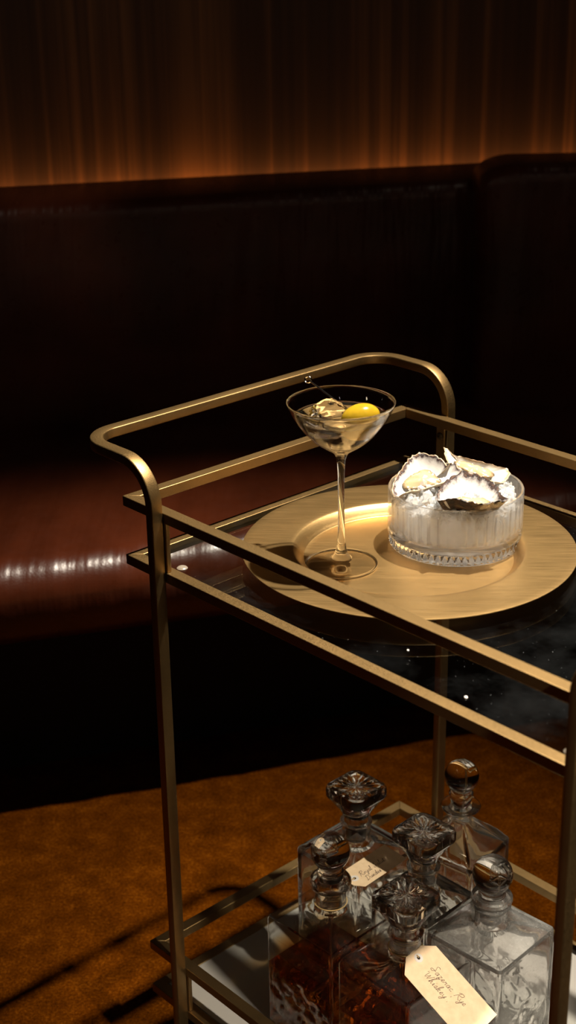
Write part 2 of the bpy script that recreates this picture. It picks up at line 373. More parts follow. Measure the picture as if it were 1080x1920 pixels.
# ------------------------------------------------------------------ the bar cart
cart = thing('bar_cart', 'brushed brass two tier bar cart with glass top shelf and looped end handle', 'bar cart', (OX, OY, 0), YAW)
def frame(bm, x0, x1, y0, y1, ztop, w, h):
    """four mitred bars"""
    o = ((x0, y0), (x1, y0), (x1, y1), (x0, y1)); i = ((x0 + w, y0 + w), (x1 - w, y0 + w), (x1 - w, y1 - w), (x0 + w, y1 - w))
    for k in range(4):
        a, b = k, (k + 1) % 4; q = (o[a], o[b], i[b], i[a])
        v = [bm.verts.new((x, y, z)) for z in (ztop - h, ztop) for x, y in q]
        for f in ((3, 2, 1, 0), (4, 5, 6, 7), (0, 1, 5, 4), (1, 2, 6, 5), (2, 3, 7, 6), (3, 0, 4, 7)): bm.faces.new([v[j] for j in f])
Z = lambda z: FLH + z
for nm, z in (('gallery_rail', 0.0), ('shelf_frame', ZS), ('lower_gallery_rail', ZL), ('lower_shelf_frame', ZL2)):
    b = bmesh.new(); frame(b, 0, LEN, 0, Wd, Z(z), TW, HR); obj(nm, b, BRASS, cart, bevel=(0.0006, 2))
# end frames: two legs and the looped handle bent from one bar
def end_path(sgn):
    ex = EL + LW / 2; xo = XH + LD / 2; zt = ZH - LW / 2; r = 0.040; R2 = 0.036
    y0, y1 = -LD / 2, Wd + LD / 2
    half = [(ex, y0, -FLH), (ex, y0, -0.3), (ex, y0, ZS), (ex, y0, zt - r - 0.004)]
    for i in range(0, 13): a = PI / 2 * i / 12; half.append((ex - r + r * math.cos(a), y0, zt - r + r * math.sin(a)))
    half.append((ex - r - 0.01, y0, zt)) if ex - r - 0.012 > xo + R2 else None
    for i in range(0, 13): a = PI / 2 * i / 12; half.append((xo + R2 - R2 * math.sin(a), y0 + R2 - R2 * math.cos(a), zt))
    yc = (y0 + y1) / 2
    full = half + [(x, 2 * yc - y, z) for x, y, z in reversed(half)]
    if sgn < 0: full = [(LEN - x, y, z) for x, y, z in full]
    return [(x, y, Z(z)) for x, y, z in full]
for s in (1, -1):
    b = bmesh.new(); sweep(b, end_path(s), rrect(LD / 2, LW / 2, 0.0014, 3), (0, 1, 0)); obj('handle_and_legs', b, BRASS, cart, angle=30)
# short uprights that join the rails behind the legs, each with its bolt
for za, zb in ((ZS, -HR), (ZL2, ZL - HR)):
    for xa in (EL - 0.0011, ER - 0.0017):
        for side in (0, 1):
            ya = 0.0004 if side == 0 else Wd - 0.0062
            b = bmesh.new(); box(b, (xa, ya, Z(za)), (xa + 0.0130, ya + 0.0058, Z(zb))); u = obj('upright', b, BRASS, cart, bevel=(0.0012, 2))
            b = bmesh.new(); yb = ya + 0.0058 if side == 0 else ya
            sgn = 1 if side == 0 else -1
            rings = []
            for r_, d in ((0.0042, 0), (0.0042, 0.0012), (0.0030, 0.0024), (0.0012, 0.0026), (0.001, 0.0016)):
                rings.append([(xa + 0.00625 + r_ * math.cos(2 * PI * i / 16), yb + sgn * d, Z(zb) - 0.012 + r_ * math.sin(2 * PI * i / 16)) for i in range(16)])
            loft(b, rings); obj('bolt', b, BOLTM, u)
g_ = 0.0008
b = bmesh.new(); box(b, (TW + g_, TW + g_, Z(ZS) - 0.0065), (LEN - TW - g_, Wd - TW - g_, Z(ZS) - 0.0005)); obj('glass_shelf', b, PANE, cart, smooth=False)
b = bmesh.new(); box(b, (TW + g_, TW + g_, Z(ZL2) - 0.006), (LEN - TW - g_, Wd - TW - g_, Z(ZL2) + 0.0)); obj('mirror_shelf', b, MIRROR, cart, smooth=False)
# small clear bumper pads on the glass corners
PADM = simple('clear_pad', (0.42, 0.36, 0.29), 0.3, **{'Transmission Weight': 0.5})
for px, py in ((0.0665, 0.0190), (0.5390, 0.0190)):
    b = bmesh.new(); lathe(b, [(0.0052, 0), (0.0055, 0.0007), (0.0044, 0.0018), (0.0022, 0.0022)], 24, px, py); 
    for v in b.verts: v.co.z += Z(ZS) - 0.0005
    obj('bumper_pad', b, PADM, cart)

# ------------------------------------------------------------------ the tray
GZ = Z(ZS) - 0.0005                                            # top of the glass shelf
TR = l2w(0.2022, 0.1970, GZ)
tray = obj('serving_tray', (lambda b: (lathe(b, smooth_prof([(0.0, 0.0016), (0.05, 0.0016), (0.098, 0.0016), (0.104, 0.0024), (0.1085, 0.0070), (0.113, 0.0110), (0.118, 0.0122), (0.14, 0.0126), (0.163, 0.0130)], 3)
        + [(0.1648, 0.0128), (0.1650, 0.0122), (0.1640, 0.0116)] + list(reversed(smooth_prof([(0.0, 0.0002), (0.05, 0.0002), (0.0985, 0.0002), (0.105, 0.0010), (0.1095, 0.0056), (0.114, 0.0096), (0.119, 0.0108), (0.14, 0.0112), (0.163, 0.0115)], 3))), 128, cap=False), b)[1])(bmesh.new()), TRAYM, angle=50)
bmt = bmesh.new(); bmt.from_mesh(tray.data); bmesh.ops.remove_doubles(bmt, verts=bmt.verts, dist=1e-5); bmt.to_mesh(tray.data); bmt.free()
tray.location = TR; tray.rotation_euler = (0, 0, math.radians(-4))
tag(tray, 'round brushed brass tray with a wide flat rim on the glass top shelf', 'tray')
WELL = GZ + 0.0016

# ------------------------------------------------------------------ cocktail coupe
CG = on_plane(640, 1058, (0, 0, WELL), (0, 0, 1))
coupe = thing('cocktail_glass', 'long-stemmed martini coupe of clear drink standing on the brass tray', 'cocktail glass', CG)
outer = smooth_prof([(0.0354, 0.0014), (0.0340, 0.0022), (0.020, 0.0036), (0.0105, 0.0058), (0.0088, 0.0085), (0.0062, 0.0130), (0.0045, 0.021), (0.0036, 0.032), (0.0031, 0.055), (0.0031, 0.080), (0.0036, 0.100),
                     (0.0046, 0.110), (0.0078, 0.1165), (0.0150, 0.1212), (0.0240, 0.1275), (0.0330, 0.1362), (0.0410, 0.1465), (0.0470, 0.1565), (0.0515, 0.1668)], 3)
inner = smooth_prof([(0.0506, 0.1668), (0.0460, 0.1567), (0.0400, 0.1470), (0.0320, 0.1370), (0.0230, 0.1285), (0.0140, 0.1226), (0.0060, 0.1196), (0.0, 0.1190)], 3)
prof = [(0.0, 0.0004), (0.0340, 0.0003), (0.0353, 0.0008)] + outer + [(0.0513, 0.1674), (0.0509, 0.1674)] + inner
b = bmesh.new(); lathe(b, prof, 96, cap=False); bmesh.ops.remove_doubles(b, verts=b.verts, dist=1e-6)
for f in b.faces:
    q = f.calc_center_median(); rq = math.hypot(q.x, q.y)
    f.material_index = 1 if (q.z < 0.0055 and 0.0112 < rq < 0.0330) or 0.1235 < q.z < 0.1640 else 0
obj('glass', b, [COUPE, THIN], coupe, angle=50)
LQ = 0.1535
def inner_r(z):
    for (r1, z1), (r0, z0) in zip(inner, inner[1:]):
        if z0 <= z <= z1: return r0 + (r1 - r0) * (z - z0) / (z1 - z0 + 1e-9)
    return 0.0
lp = [(0.0, 0.1188)] + [(inner_r(z) + 0.00025, z) for z in [0.1193 + (LQ - 0.1193) * i / 18 for i in range(1, 19)]]
lp += [(lp[-1][0] - 0.0006, LQ - 0.0005), (lp[-1][0] - 0.003, LQ - 0.0008), (0.0, LQ - 0.0008)]
b = bmesh.new(); lathe(b, lp, 96, cap=False); bmesh.ops.remove_doubles(b, verts=b.verts, dist=1e-6)
obj('drink', b, DRINK, coupe, angle=50)
# olive
OLC = CG + Vector((0.0180, -0.0060, 0.1530))
b = bmesh.new(); bmesh.ops.create_uvsphere(b, u_segments=40, v_segments=24, radius=1.0)
for v in b.verts:
    z = v.co.z; v.co.x *= 0.0134; v.co.y *= 0.0134; v.co.z = z * 0.0188
ol = obj('olive', b, OLIVE, angle=80); ol.location = OLC; ol.rotation_euler = (0, math.radians(78), math.radians(10))
tag(ol, 'plump yellow green olive floating in the martini coupe', 'olive')
# rock of clear ice
b = bmesh.new(); bmesh.ops.create_icosphere(b, subdivisions=2, radius=1.0)
r2 = random.Random(5)
planes = [Vector((r2.uniform(-1, 1), r2.uniform(-1, 1), r2.uniform(-0.6, 1))).normalized() for _ in range(9)]
bmesh.ops.subdivide_edges(b, edges=b.edges, cuts=2, use_grid_fill=True)
for v in b.verts:
    d = v.co.normalized(); r = 1.0
    for q in planes:
        k = d.dot(q)
        if k > 0: r = min(r, 0.66 / k)
    r += 0.05 * mnoise.noise(d * 2.2)
    v.co = Vector((d.x * r * 0.0215, d.y * r * 0.017, d.z * r * 0.0155))
ic = obj('ice_rock', b, CLEARICE, angle=25); ic.location = CG + Vector((-0.0125, 0.0050, 0.1560)); ic.rotation_euler = (0.15, 0.1, 0.4)
tag(ic, 'clear faceted lump of ice poking out of the martini beside the olive', 'ice')
# pick
PA = CG + Vector((-0.0300, 0.0475, 0.1745)); PB = OLC + Vector((-0.008, 0.004, 0.004))
pick = thing('cocktail_pick', 'slim steel cocktail pick with ring end leaning on the coupe rim', 'cocktail pick', PA)
b = bmesh.new(); d = (PB - PA); tube(b, [Vector((0, 0, 0)) + d.normalized() * 0.0034, d * 0.5, d], 0.00085, 10); obj('rod', b, STEEL, pick)
b = bmesh.new(); rings = []
for i in range(28):
    a = 2 * PI * i / 28
    ring = []
    for j in range(8):
        c = 2 * PI * j / 8; rr = 0.0031 + 0.0007 * math.cos(c); ring.append((rr * math.cos(a), rr * math.sin(a), 0.0015 * math.sin(c)))
    rings.append(ring)
loft(b, rings, closed=True); ro = obj('ring', b, STEEL, pick); ro.rotation_euler = (math.radians(62), 0, math.radians(-20))

# ------------------------------------------------------------------ oyster bowl
BC = Vector((0.1678, 1.3865, WELL + 0.0003)); BR, BH = 0.0676, 0.0600
n = 480; rings = []
def bowl_ring(r, z, amp=0.0, k=40, saw=None):
    out = []
    for i in range(n):
        a = 2 * PI * i / n; rr = r
        if amp: rr += amp * (abs(math.cos(k * a / 2)) - 0.5)
        if saw is not None:                                   # triangular prisms of the base band
            u = (a * 60 / (2 * PI)) % 1.0; tri = 1 - abs(2 * u - 1); rr += 0.0036 * abs(tri - saw) - 0.0024
        out.append((rr * math.cos(a), rr * math.sin(a), z))
    return out
R = [bowl_ring(0.03, 0.0012), bowl_ring(BR - 0.008, 0.0006), bowl_ring(BR - 0.004, 0.0), bowl_ring(BR - 0.0020, 0.0010), bowl_ring(BR - 0.0016, 0.0022)]
for i in range(9): t = i / 8; R.append(bowl_ring(BR - 0.0020, 0.0026 + 0.0085 * t, saw=t))
R += [bowl_ring(BR - 0.0012, 0.0122), bowl_ring(BR - 0.0002, 0.0135), bowl_ring(BR, 0.0150), bowl_ring(BR, 0.03), bowl_ring(BR, 0.045), bowl_ring(BR, BH - 0.0016), bowl_ring(BR - 0.0006, BH - 0.0003), bowl_ring(BR - 0.0016, BH), bowl_ring(BR - 0.0028, BH - 0.0004), bowl_ring(BR - 0.0034, BH - 0.002)]
R += [bowl_ring(BR - 0.0036, 0.051), bowl_ring(BR - 0.0040, 0.049, 0.0012), bowl_ring(BR - 0.0042, 0.04, 0.0016), bowl_ring(BR - 0.0042, 0.024, 0.0016), bowl_ring(BR - 0.0050, 0.020, 0.001), bowl_ring(BR - 0.009, 0.0165), bowl_ring(0.03, 0.0155)]
b = bmesh.new(); loft(b, R)
for f in b.faces:
    q = f.calc_center_median(); f.material_index = 1 if q.z < 0.0128 else 0
bowl = obj('glass_bowl', b, [BOWLM, STOPM], angle=14); bowl.location = BC; tag(bowl, 'shallow ribbed clear glass bowl of crushed ice and oysters on the brass tray', 'bowl')
# crushed ice
b = bmesh.new()
def chunk(c, s, rg):
    q = bmesh.new(); bmesh.ops.create_icosphere(q, subdivisions=1, radius=1.0)
    E_ = Euler((rg.uniform(0, 6), rg.uniform(0, 6), rg.uniform(0, 6))).to_matrix(); sx, sy, sz = (rg.uniform(0.65, 1.25) for _ in range(3))
    pl = [Vector((rg.gauss(0, 1), rg.gauss(0, 1), rg.gauss(0, 1))).normalized() for _ in range(9)]
    vm = {}
    for v in q.verts:
        d = v.co.normalized(); r = 1.0
        for w in pl:
            k = d.dot(w)
            if k > 0.2: r = min(r, 0.5 / k)
        p = E_ @ Vector((d.x * r * sx, d.y * r * sy, d.z * r * sz)) * s + c
        vm[v] = b.verts.new(p)
    for f in q.faces: b.faces.new([vm[v] for v in f.verts])
    q.free()
rg = random.Random(11)
core = []
for (r, z) in [(0.02, 0.0162), (0.050, 0.0165), (0.0585, 0.0185), (0.0600, 0.024), (0.0602, 0.036), (0.0590, 0.047), (0.048, 0.052), (0.02, 0.056)]:
    core.append([((r + 0.0012 * mnoise.noise((math.cos(a) * 4, math.sin(a) * 4, z * 140))) * math.cos(a), (r + 0.0012 * mnoise.noise((math.cos(a) * 4, math.sin(a) * 4, z * 140))) * math.sin(a), z) for a in [2 * PI * i / 60 for i in range(60)]])
loft(b, core)
for i in range(640):
    r = 0.057 * math.sqrt(rg.random()); a = rg.uniform(0, 2 * PI)
    z = 0.051 + 0.010 * (1 - (r / 0.057) ** 2) + rg.uniform(-0.006, 0.006) + 0.003 * mnoise.noise((r * math.cos(a) * 40, r * math.sin(a) * 40, 0))
    s = rg.uniform(0.0022, 0.0068)
    if r + s > 0.0605: r = 0.0605 - s
    chunk(Vector((r * math.cos(a), r * math.sin(a), z)), s, rg)
for i in range(260):                                            # against the glass
    a = rg.uniform(0, 2 * PI); s = rg.uniform(0.0018, 0.0042); r = 0.0612 - s
    chunk(Vector((r * math.cos(a), r * math.sin(a), rg.uniform(0.030, 0.055))), s, rg)
ice = obj('crushed_ice', b, ICE, smooth=True, angle=20); ice.location = BC
tag(ice, 'mound of white crushed ice heaped in the ribbed glass bowl', 'ice'); ice['kind'] = 'stuff'

# oysters: outline on a tilted rim plane, cupped shell of real thickness, body lying in the cup
def resample(pts, n):
    P = [Vector(p) for p in pts]; m = len(P)
    out = []
    for i in range(n):
        t = i * m / n; k = int(t); f = t - k
        p0, p1, p2, p3 = P[(k - 1) % m], P[k % m], P[(k + 1) % m], P[(k + 2) % m]
        out.append(0.5 * ((2 * p1) + (p2 - p0) * f + (2 * p0 - 5 * p1 + 4 * p2 - p3) * f * f + (3 * p1 - p0 - 3 * p2 + p3) * f ** 3))
    return out
def oyster(px, meat_px, P0, nrm, depth, label, nacre, crust, rimwave=0.0016, seed=0, lift=None, cshift=(0, 0), mdepth=0.55, dome=0.004):
    """px: outline in crop coordinates of the photograph (3.6 px per px, origin 700, 820)"""
    nrm = Vector(nrm).normalized(); P0 = Vector(P0)
    tow = lambda q: on_plane(700 + q[0] / 3.6, 820 + q[1] / 3.6, P0, nrm)
    out = resample([tow(q) for q in px], 96); nn = len(out)
    c = sum(out, Vector()) / nn
    root = thing('oyster', label, 'oyster', c, 0.0, 'oysters on the ice')
    loc = [p - c for p in out]
    e1 = (loc[0] - nrm * loc[0].dot(nrm)).normalized()
    if lift:                                                     # raise parts of the rim out of the plane
        for i, p in enumerate(loc): loc[i] = p + nrm * lift(i / nn, p)
    for i, p in enumerate(loc):
        k = mnoise.noise(p * 260 + Vector((seed, 0, 0))); q = mnoise.noise(p * 700 + Vector((seed, 9, 0)))
        loc[i] = p * (1 + 0.05 * k + 0.035 * q) + nrm * (rimwave * (k + 0.8 * q))
    cs = Vector(cshift[0] * e1) + nrm.cross(e1) * cshift[1]
    T = [0.0001, 0.12, 0.24, 0.36, 0.48, 0.6, 0.7, 0.79, 0.87, 0.93, 0.97, 1.0]
    bm = bmesh.new(); ly = bm.verts.layers.float.new('rim')
    def rings(sg):
        RR = []
        for t in T:
            r = []
            for i, p in enumerate(loc):
                d = depth * (1 - t ** 2.4)
                q = cs * (1 - t) + p * t - nrm * d
                if sg:
                    k = mnoise.noise(q * 150 + Vector((seed, 3, 0))); k2 = mnoise.noise(q * 420 + Vector((seed, 5, 0)))
                    q = q - nrm * (0.0030 * (1 - t ** 6) + 0.0004) + nrm * (0.0022 * k + 0.0013 * k2) * (1 - t ** 8) + (p.normalized() * 0.0012 * t)
                v = bm.verts.new(q); v[ly] = t; r.append(v)
            RR.append(r)
        return RR
    A = rings(0); B = rings(1)
    for RR, mi in ((A, 0), (B, 1)):
        for a, bb in zip(RR, RR[1:]):
            for i in range(nn):
                f = bm.faces.new((a[i], a[(i + 1) % nn], bb[(i + 1) % nn], bb[i])); f.material_index = mi
        f = bm.faces.new(RR[0]); f.material_index = mi
    for i in range(nn):
        f = bm.faces.new((A[-1][i], A[-1][(i + 1) % nn], B[-1][(i + 1) % nn], B[-1][i])); f.material_index = 1
    obj('shell', bm, [nacre, crust], root, angle=70)
    # meat
    mo = resample([tow(q) for q in meat_px], 72); nm = len(mo); mc = sum(mo, Vector()) / nm
    bm = bmesh.new(); ly = bm.verts.layers.float.new('rim')
    RT = []
    for t in (0.0001, 0.15, 0.3, 0.45, 0.6, 0.72, 0.82, 0.9, 0.96, 1.0, 0.97):
        r = []
        for i, p in enumerate(mo):
            q = mc + (p - mc) * t
            und = t == 0.97
            fr = mnoise.noise(p * 500 + Vector((seed, 7, 0)))
            h = -depth * mdepth + dome * (1 - t ** 2.5) + 0.0012 * mnoise.noise(q * 210 + Vector((seed, 0, 4)))
            if t > 0.7: h += 0.0016 * fr * (t - 0.7) / 0.3 + 0.001 * math.exp(-((t - 0.9) / 0.06) ** 2)
            if und: h = -depth * mdepth - 0.0045
            v = bm.verts.new(q - c + nrm * h); v[ly] = t; r.append(v)
        RT.append(r)
    for a, bb in zip(RT, RT[1:]):
        for i in range(nm): bm.faces.new((a[i], a[(i + 1) % nm], bb[(i + 1) % nm], bb[i]))
    bm.faces.new(RT[0]); bm.faces.new(RT[-1])
    obj('meat', bm, MEAT, root, angle=80)
    return root
RZ = WELL + BH
oyster([(140, 385), (135, 345), (150, 290), (175, 235), (210, 190), (248, 148), (290, 118), (345, 114), (400, 126), (440, 140), (475, 165), (495, 195), (525, 172), (560, 190), (592, 228), (555, 262), (480, 298), (400, 322), (320, 350), (250, 360), (190, 385), (165, 400)],
       [(190, 290), (205, 262), (245, 228), (290, 205), (330, 185), (375, 190), (410, 215), (435, 240), (460, 265), (445, 290), (390, 300), (310, 315), (240, 325), (200, 318)],
       BC + Vector((-0.028, 0.006, BH + 0.0145)), (-0.10, -0.42, 0.90), 0.013, 'oyster in a pale purple-rimmed shell at the left of the ice bowl, broad end up', NACRE, CRUSTB, 0.0012, 1)
oyster([(480, 95), (497, 88), (520, 100), (548, 120), (600, 130), (660, 148), (740, 168), (800, 180), (860, 200), (905, 215), (916, 245), (900, 280), (865, 302), (800, 292), (740, 270), (680, 254), (620, 232), (575, 208), (540, 184), (508, 170), (488, 135)],
       [(545, 150), (600, 150), (660, 165), (730, 190), (790, 215), (825, 240), (800, 265), (740, 258), (680, 240), (620, 215), (570, 185)],
       BC + Vector((0.018, 0.028, BH + 0.010)), (0.12, -0.30, 0.95), 0.009, 'slender cream oyster at the back right of the ice bowl, hinge pointing up', NACREB, CRUSTB, 0.0008, 2,
       lift=lambda t, p: 0.004 * max(0.0, 1 - 9 * min(t, 1 - t)), mdepth=0.35)
oyster([(432, 420), (440, 370), (450, 335), (485, 305), (520, 272), (560, 250), (600, 234), (650, 240), (710, 255), (760, 282), (800, 303), (835, 340), (852, 385), (898, 415), (880, 428), (835, 430), (790, 438), (740, 448), (680, 440), (620, 425), (560, 408), (500, 412), (460, 425)],
       [(540, 395), (560, 378), (600, 370), (650, 374), (700, 378), (760, 385), (798, 405), (785, 425), (740, 438), (680, 432), (620, 418), (570, 404)],
       BC + Vector((0.006, -0.030, BH + 0.0150)), (0.05, -0.16, 0.98), 0.0215, 'white fluted oyster with black frilled rim and dark mottled shell, frontmost in bowl', NACRE, CRUST, 0.0016, 3, mdepth=0.28, dome=0.003)

# ------------------------------------------------------------------ decanters
SHZ = Z(ZL2) + 0.0004
def rsq(half, rc, m=10, kc=4):
    """rounded square, m points on each straight side, kc segments on each corner, starting at +x side"""
    pts = []
    for q in range(4):
        a = q * PI / 2; c, s = math.cos(a), math.sin(a)
        side = [(half, -half + rc + 2 * (half - rc) * i / m) for i in range(m + 1)]
        cor = [(half - rc + rc * math.cos(PI / 2 * i / kc), half - rc + rc * math.sin(PI / 2 * i / kc)) for i in range(1, kc)]
        for x, y in side + cor: pts.append((c * x - s * y, s * x + c * y))
    return pts
def decanter(name, label, lx, ly, w, yawdeg, stopper, hs=0.145, rise=0.006, neck=(0.0162, 0.178), lip='plain', fill=None, glass=None, cut=True, seed=0, colour_of_liquid=None):
    wall = WHISKWALL if fill else (DUSTY if glass == 'dusty' else CRYSTAL)
    glass = DUSTY if glass == 'dusty' else CRYSTAL
    root = thing(name, label, 'decanter', l2w(lx, ly, SHZ), YAW + math.radians(yawdeg), 'crystal decanters on the bottom shelf')
    m, kc = 24, 4; half = w / 2; hc = hs - 0.004
    base = rsq(1.0, 0.065, m, kc); nn = len(base)
    ang = [math.atan2(y, x) for x, y in base]
    def sq(h, z, rc=0.065, cutf=None):
        o = []
        for x, y in rsq(h, h * rc, m, kc):
            if cutf:
                dx = cutf(x / half, y / half, z); o.append((x * (1 - dx / half), y * (1 - dx / half), z))
            else: o.append((x, y, z))
        return o
    def ci(r, z): return [(r * math.cos(a), r * math.sin(a), z) for a in ang]
    def blend(t, h, r, z):
        A, B_ = sq(h, z), ci(r, z); return [tuple(A[i][k] * (1 - t) + B_[i][k] * t for k in range(3)) for i in range(nn)]
    def cutfun(u, v, z):
        """V-cut facets on the lower body"""
        s = v if abs(u) >= abs(v) else u
        if abs(s) > 0.86: return 0.0
        top = 0.078 - 0.024 * abs(s)
        if z > top: return 0.0
        zz = (z - 0.040) / half
        d = 1.0
        for k in (-0.5, 0.0, 0.5): d = min(d, abs(s - k))
        for k in range(-3, 4):
            d = min(d, abs(s + zz * 0.9 - k * 0.55) * 0.75, abs(s - zz * 0.9 - k * 0.55) * 0.75)
        g = max(0.0, 1 - d / 0.085)
        return 0.0022 * g * min(1.0, (top - z) / 0.006)
    R = [sq(half * 0.3, 0.0016), sq(half - 0.009, 0.0010), sq(half - 0.005, 0.0), sq(half - 0.002, 0.0008), sq(half - 0.0006, 0.0028)]
    nz = 58
    for i in range(nz + 1):
        z = 0.005 + (hc - 0.008 - 0.005) * i / nz
        R.append(sq(half, z, 0.065, cutfun if cut else None))
    R += [sq(half, hc - 0.003), sq(half - 0.0008, hc - 0.0004), sq(half - 0.0026, hc + 0.0010)]
    rn, zn = neck
    for t in (0.15, 0.35, 0.55, 0.75, 0.9, 1.0):
        hh = (half - 0.0026) * (1 - t) + (rn + 0.0012) * t
        R.append(blend(max(0, (t - 0.35) / 0.65) ** 1.5, hh, hh, hc + 0.001 + (rise + 0.003) * t ** (1.0 if rise < 0.015 else 0.85)))
    zb = hc + 0.001 + rise + 0.003
    R += [ci(rn + 0.0002, zb + 0.0022), ci(rn, zb + 0.005)]
    if lip == 'ring':          # a bulging collar under the stopper
        R += [ci(rn, zn - 0.013), ci(rn + 0.0030, zn - 0.0115), ci(rn + 0.0052, zn - 0.008), ci(rn + 0.0058, zn - 0.005), ci(rn + 0.0050, zn - 0.0018), ci(rn + 0.0034, zn)]
    elif lip == 'double':
        R += [ci(rn, zn - 0.016), ci(rn + 0.0026, zn - 0.015), ci(rn + 0.0034, zn - 0.0125), ci(rn + 0.0022, zn - 0.0100), ci(rn + 0.0030, zn - 0.0085), ci(rn + 0.0048, zn - 0.0055), ci(rn + 0.0044, zn - 0.0020), ci(rn + 0.0030, zn)]
    elif lip == 'flange':
        R += [ci(rn, zn - 0.006), ci(rn + 0.004, zn - 0.0045), ci(rn + 0.0090, zn - 0.0035), ci(rn + 0.0100, zn - 0.0020), ci(rn + 0.0092, zn - 0.0004), ci(rn + 0.006, zn)]
    else:
        R += [ci(rn, zn - 0.006), ci(rn + 0.0006, zn - 0.004), ci(rn + 0.0020, zn - 0.002), ci(rn + 0.0020, zn - 0.0006), ci(rn + 0.0012, zn)]
    ri = rn - 0.0034
    R += [ci(ri + 0.0008, zn - 0.0002), ci(ri, zn - 0.003), ci(ri, zb + 0.004), ci(ri + 0.0006, zb - 0.001)]
    th = 0.0042; hi = half - th; zi = hc - 0.0035
    inn = []
    for t in (0.85, 0.6, 0.35, 0.1):
        hh = (hi - 0.003) * (1 - t) + (ri + 0.001) * t
        inn.append(blend(max(0, (t - 0.3) / 0.7) ** 1.3, hh, hh, zi - 0.002 + (rise + 0.003) * t))
    inn += [sq(hi - 0.0008, zi - 0.0045), sq(hi, zi - 0.008), sq(hi, 0.06), sq(hi - 0.0006, 0.024), sq(hi - 0.004, 0.0165), sq(hi * 0.6, 0.0145), sq(hi * 0.2, 0.0140)]
    b = bmesh.new(); loft(b, R + inn)
    for f in b.faces:
        q = f.calc_center_median(); big_ = max(abs(q.x), abs(q.y)); sml = min(abs(q.x), abs(q.y))
        if fill and q.z < fill and (big_ < half - 0.0032 and q.z > 0.0125): f.material_index = 2; continue
        if q.z < 0.080 or q.z > zb + 0.0005: continue
        edge = big_ > half - 0.0007 and sml > half * 0.90 or (abs(q.z - hc) < 0.0016 and big_ > half - 0.004)
        if not edge: f.material_index = 1
    obj('bottle', b, [glass, wall, LIQWALL], root, angle=28)
    if fill:
        LR = [sq(hi * 0.2, 0.0138), sq(hi * 0.6, 0.0143), sq(hi - 0.0038, 0.0163), sq(hi - 0.0003, 0.024), sq(hi + 0.0003, 0.06), sq(hi + 0.0003, fill), sq(hi - 0.0012, fill - 0.0009), sq(hi * 0.6, fill - 0.0011)]
        b = bmesh.new(); loft(b, LR); obj('whiskey', b, WHISKEY, root, angle=28)
    # stopper
    b = bmesh.new()
    if stopper == 'star':
        hp, zt = 0.0275, 0.2235
        m2, kc2 = 40, 10
        ang2 = [math.atan2(y, x) for x, y in rsq(1.0, 0.42, m2, kc2)]; n2 = len(ang2)
        def ci(r, z): return [(r * math.cos(a), r * math.sin(a), z) for a in ang2]
        def star(fr, dp):
            o = []
            for (x, y), a in zip(rsq(hp, hp * 0.42, m2, kc2), ang2):
                q = abs(((a * 16 / (2 * PI) + 0.5) % 1.0) * 2 - 1)          # 0 at the rib, 1 in the groove
                o.append((x * fr, y * fr, zt - dp * (1 - (1 - q) ** 1.5)))
            return o
        def pl(k, z, rc=0.42): return [(x, y, z) for x, y in rsq(hp * k, hp * k * rc, m2, kc2)]
        SR = [star(0.02, 0.0014), star(0.08, 0.0022), star(0.2, 0.0028), star(0.35, 0.0028), star(0.5, 0.0026), star(0.64, 0.0020), star(0.74, 0.0010), star(0.80, 0.0)]
        SR += [pl(0.90, zt - 0.0006), pl(0.97, zt - 0.0022), pl(1.0, zt - 0.0050), pl(1.0, zt - 0.0125), pl(0.96, zt - 0.0148), pl(0.86, zt - 0.0172)]
        zc = zt - 0.0172
        for t, r_ in ((0.35, 0.0222), (0.7, 0.0192), (1.0, 0.0172)):
            h0 = hp * 0.86; A = pl(0.86 + (r_ / h0 - 1) * 0.0, zc); C = ci(r_, zc - 0.016 * t)
            SR.append([tuple((A[i][k] * r_ / h0 if k < 2 else zc - 0.016 * t) * (1 - t) + C[i][k] * t for k in range(3)) for i in range(n2)])
        SR += [ci(0.0165, zc - 0.0185), ci(ri - 0.0006, zc - 0.0195), ci(ri - 0.0010, zb + 0.006), ci(ri - 0.0022, zb + 0.003), ci(ri * 0.3, zb + 0.0024)]
        SR = [[p for p in r] for r in SR]
        loft(b, SR)
    else:
        rb, zcen = stopper
        pr = [(rb * math.sin(a), zcen + rb * math.cos(a)) for a in [PI * i / 28 for i in range(1, 23)]]
        ze = pr[-1][1]
        pr += [(0.0118, ze - 0.0012), (0.0110, ze - 0.0030), (0.0128, ze - 0.0055), (0.0140, ze - 0.0068), (min(0.0140, ri + 0.0015), zn + 0.0012), (ri - 0.0006, zn - 0.0004), (ri - 0.0012, zb + 0.006), (ri - 0.0026, zb + 0.003), (0.003, zb + 0.0024)]
        pr = [p for i, p in enumerate(pr) if i < 22 or p[1] < pr[21][1] + 1e-6]
        lathe(b, pr, 64)
    obj('stopper', b, STOPD, root, angle=22 if stopper == 'star' else 60)
    return root
decanter('square_decanter', 'square decanter of amber whiskey with a star-cut stopper and a large manila tag', 0.2895, 0.1082, 0.0968, 0.9, 'star', fill=0.112)
decanter('square_decanter', 'square decanter of amber whiskey with a round ball stopper, left of the star-stoppered one', 0.1850, 0.1042, 0.0968, 1.2, (0.0208, 0.2220), neck=(0.0165, 0.190), lip='ring', fill=0.113)
decanter('square_decanter', 'dusty clear empty square decanter with ball stopper beside the right front post', 0.3165, 0.2090, 0.0962, 3.9, (0.0208, 0.2095), neck=(0.0170, 0.186), lip='double', glass='dusty')
decanter('square_decanter', 'clear empty square decanter with star-cut stopper at the back left of the shelf', 0.1160, 0.2112, 0.0960, 1.0, 'star')
decanter('square_decanter', 'smaller clear decanter with star-cut stopper in the middle of the group', 0.2262, 0.2030, 0.0800, 1.0, 'star')
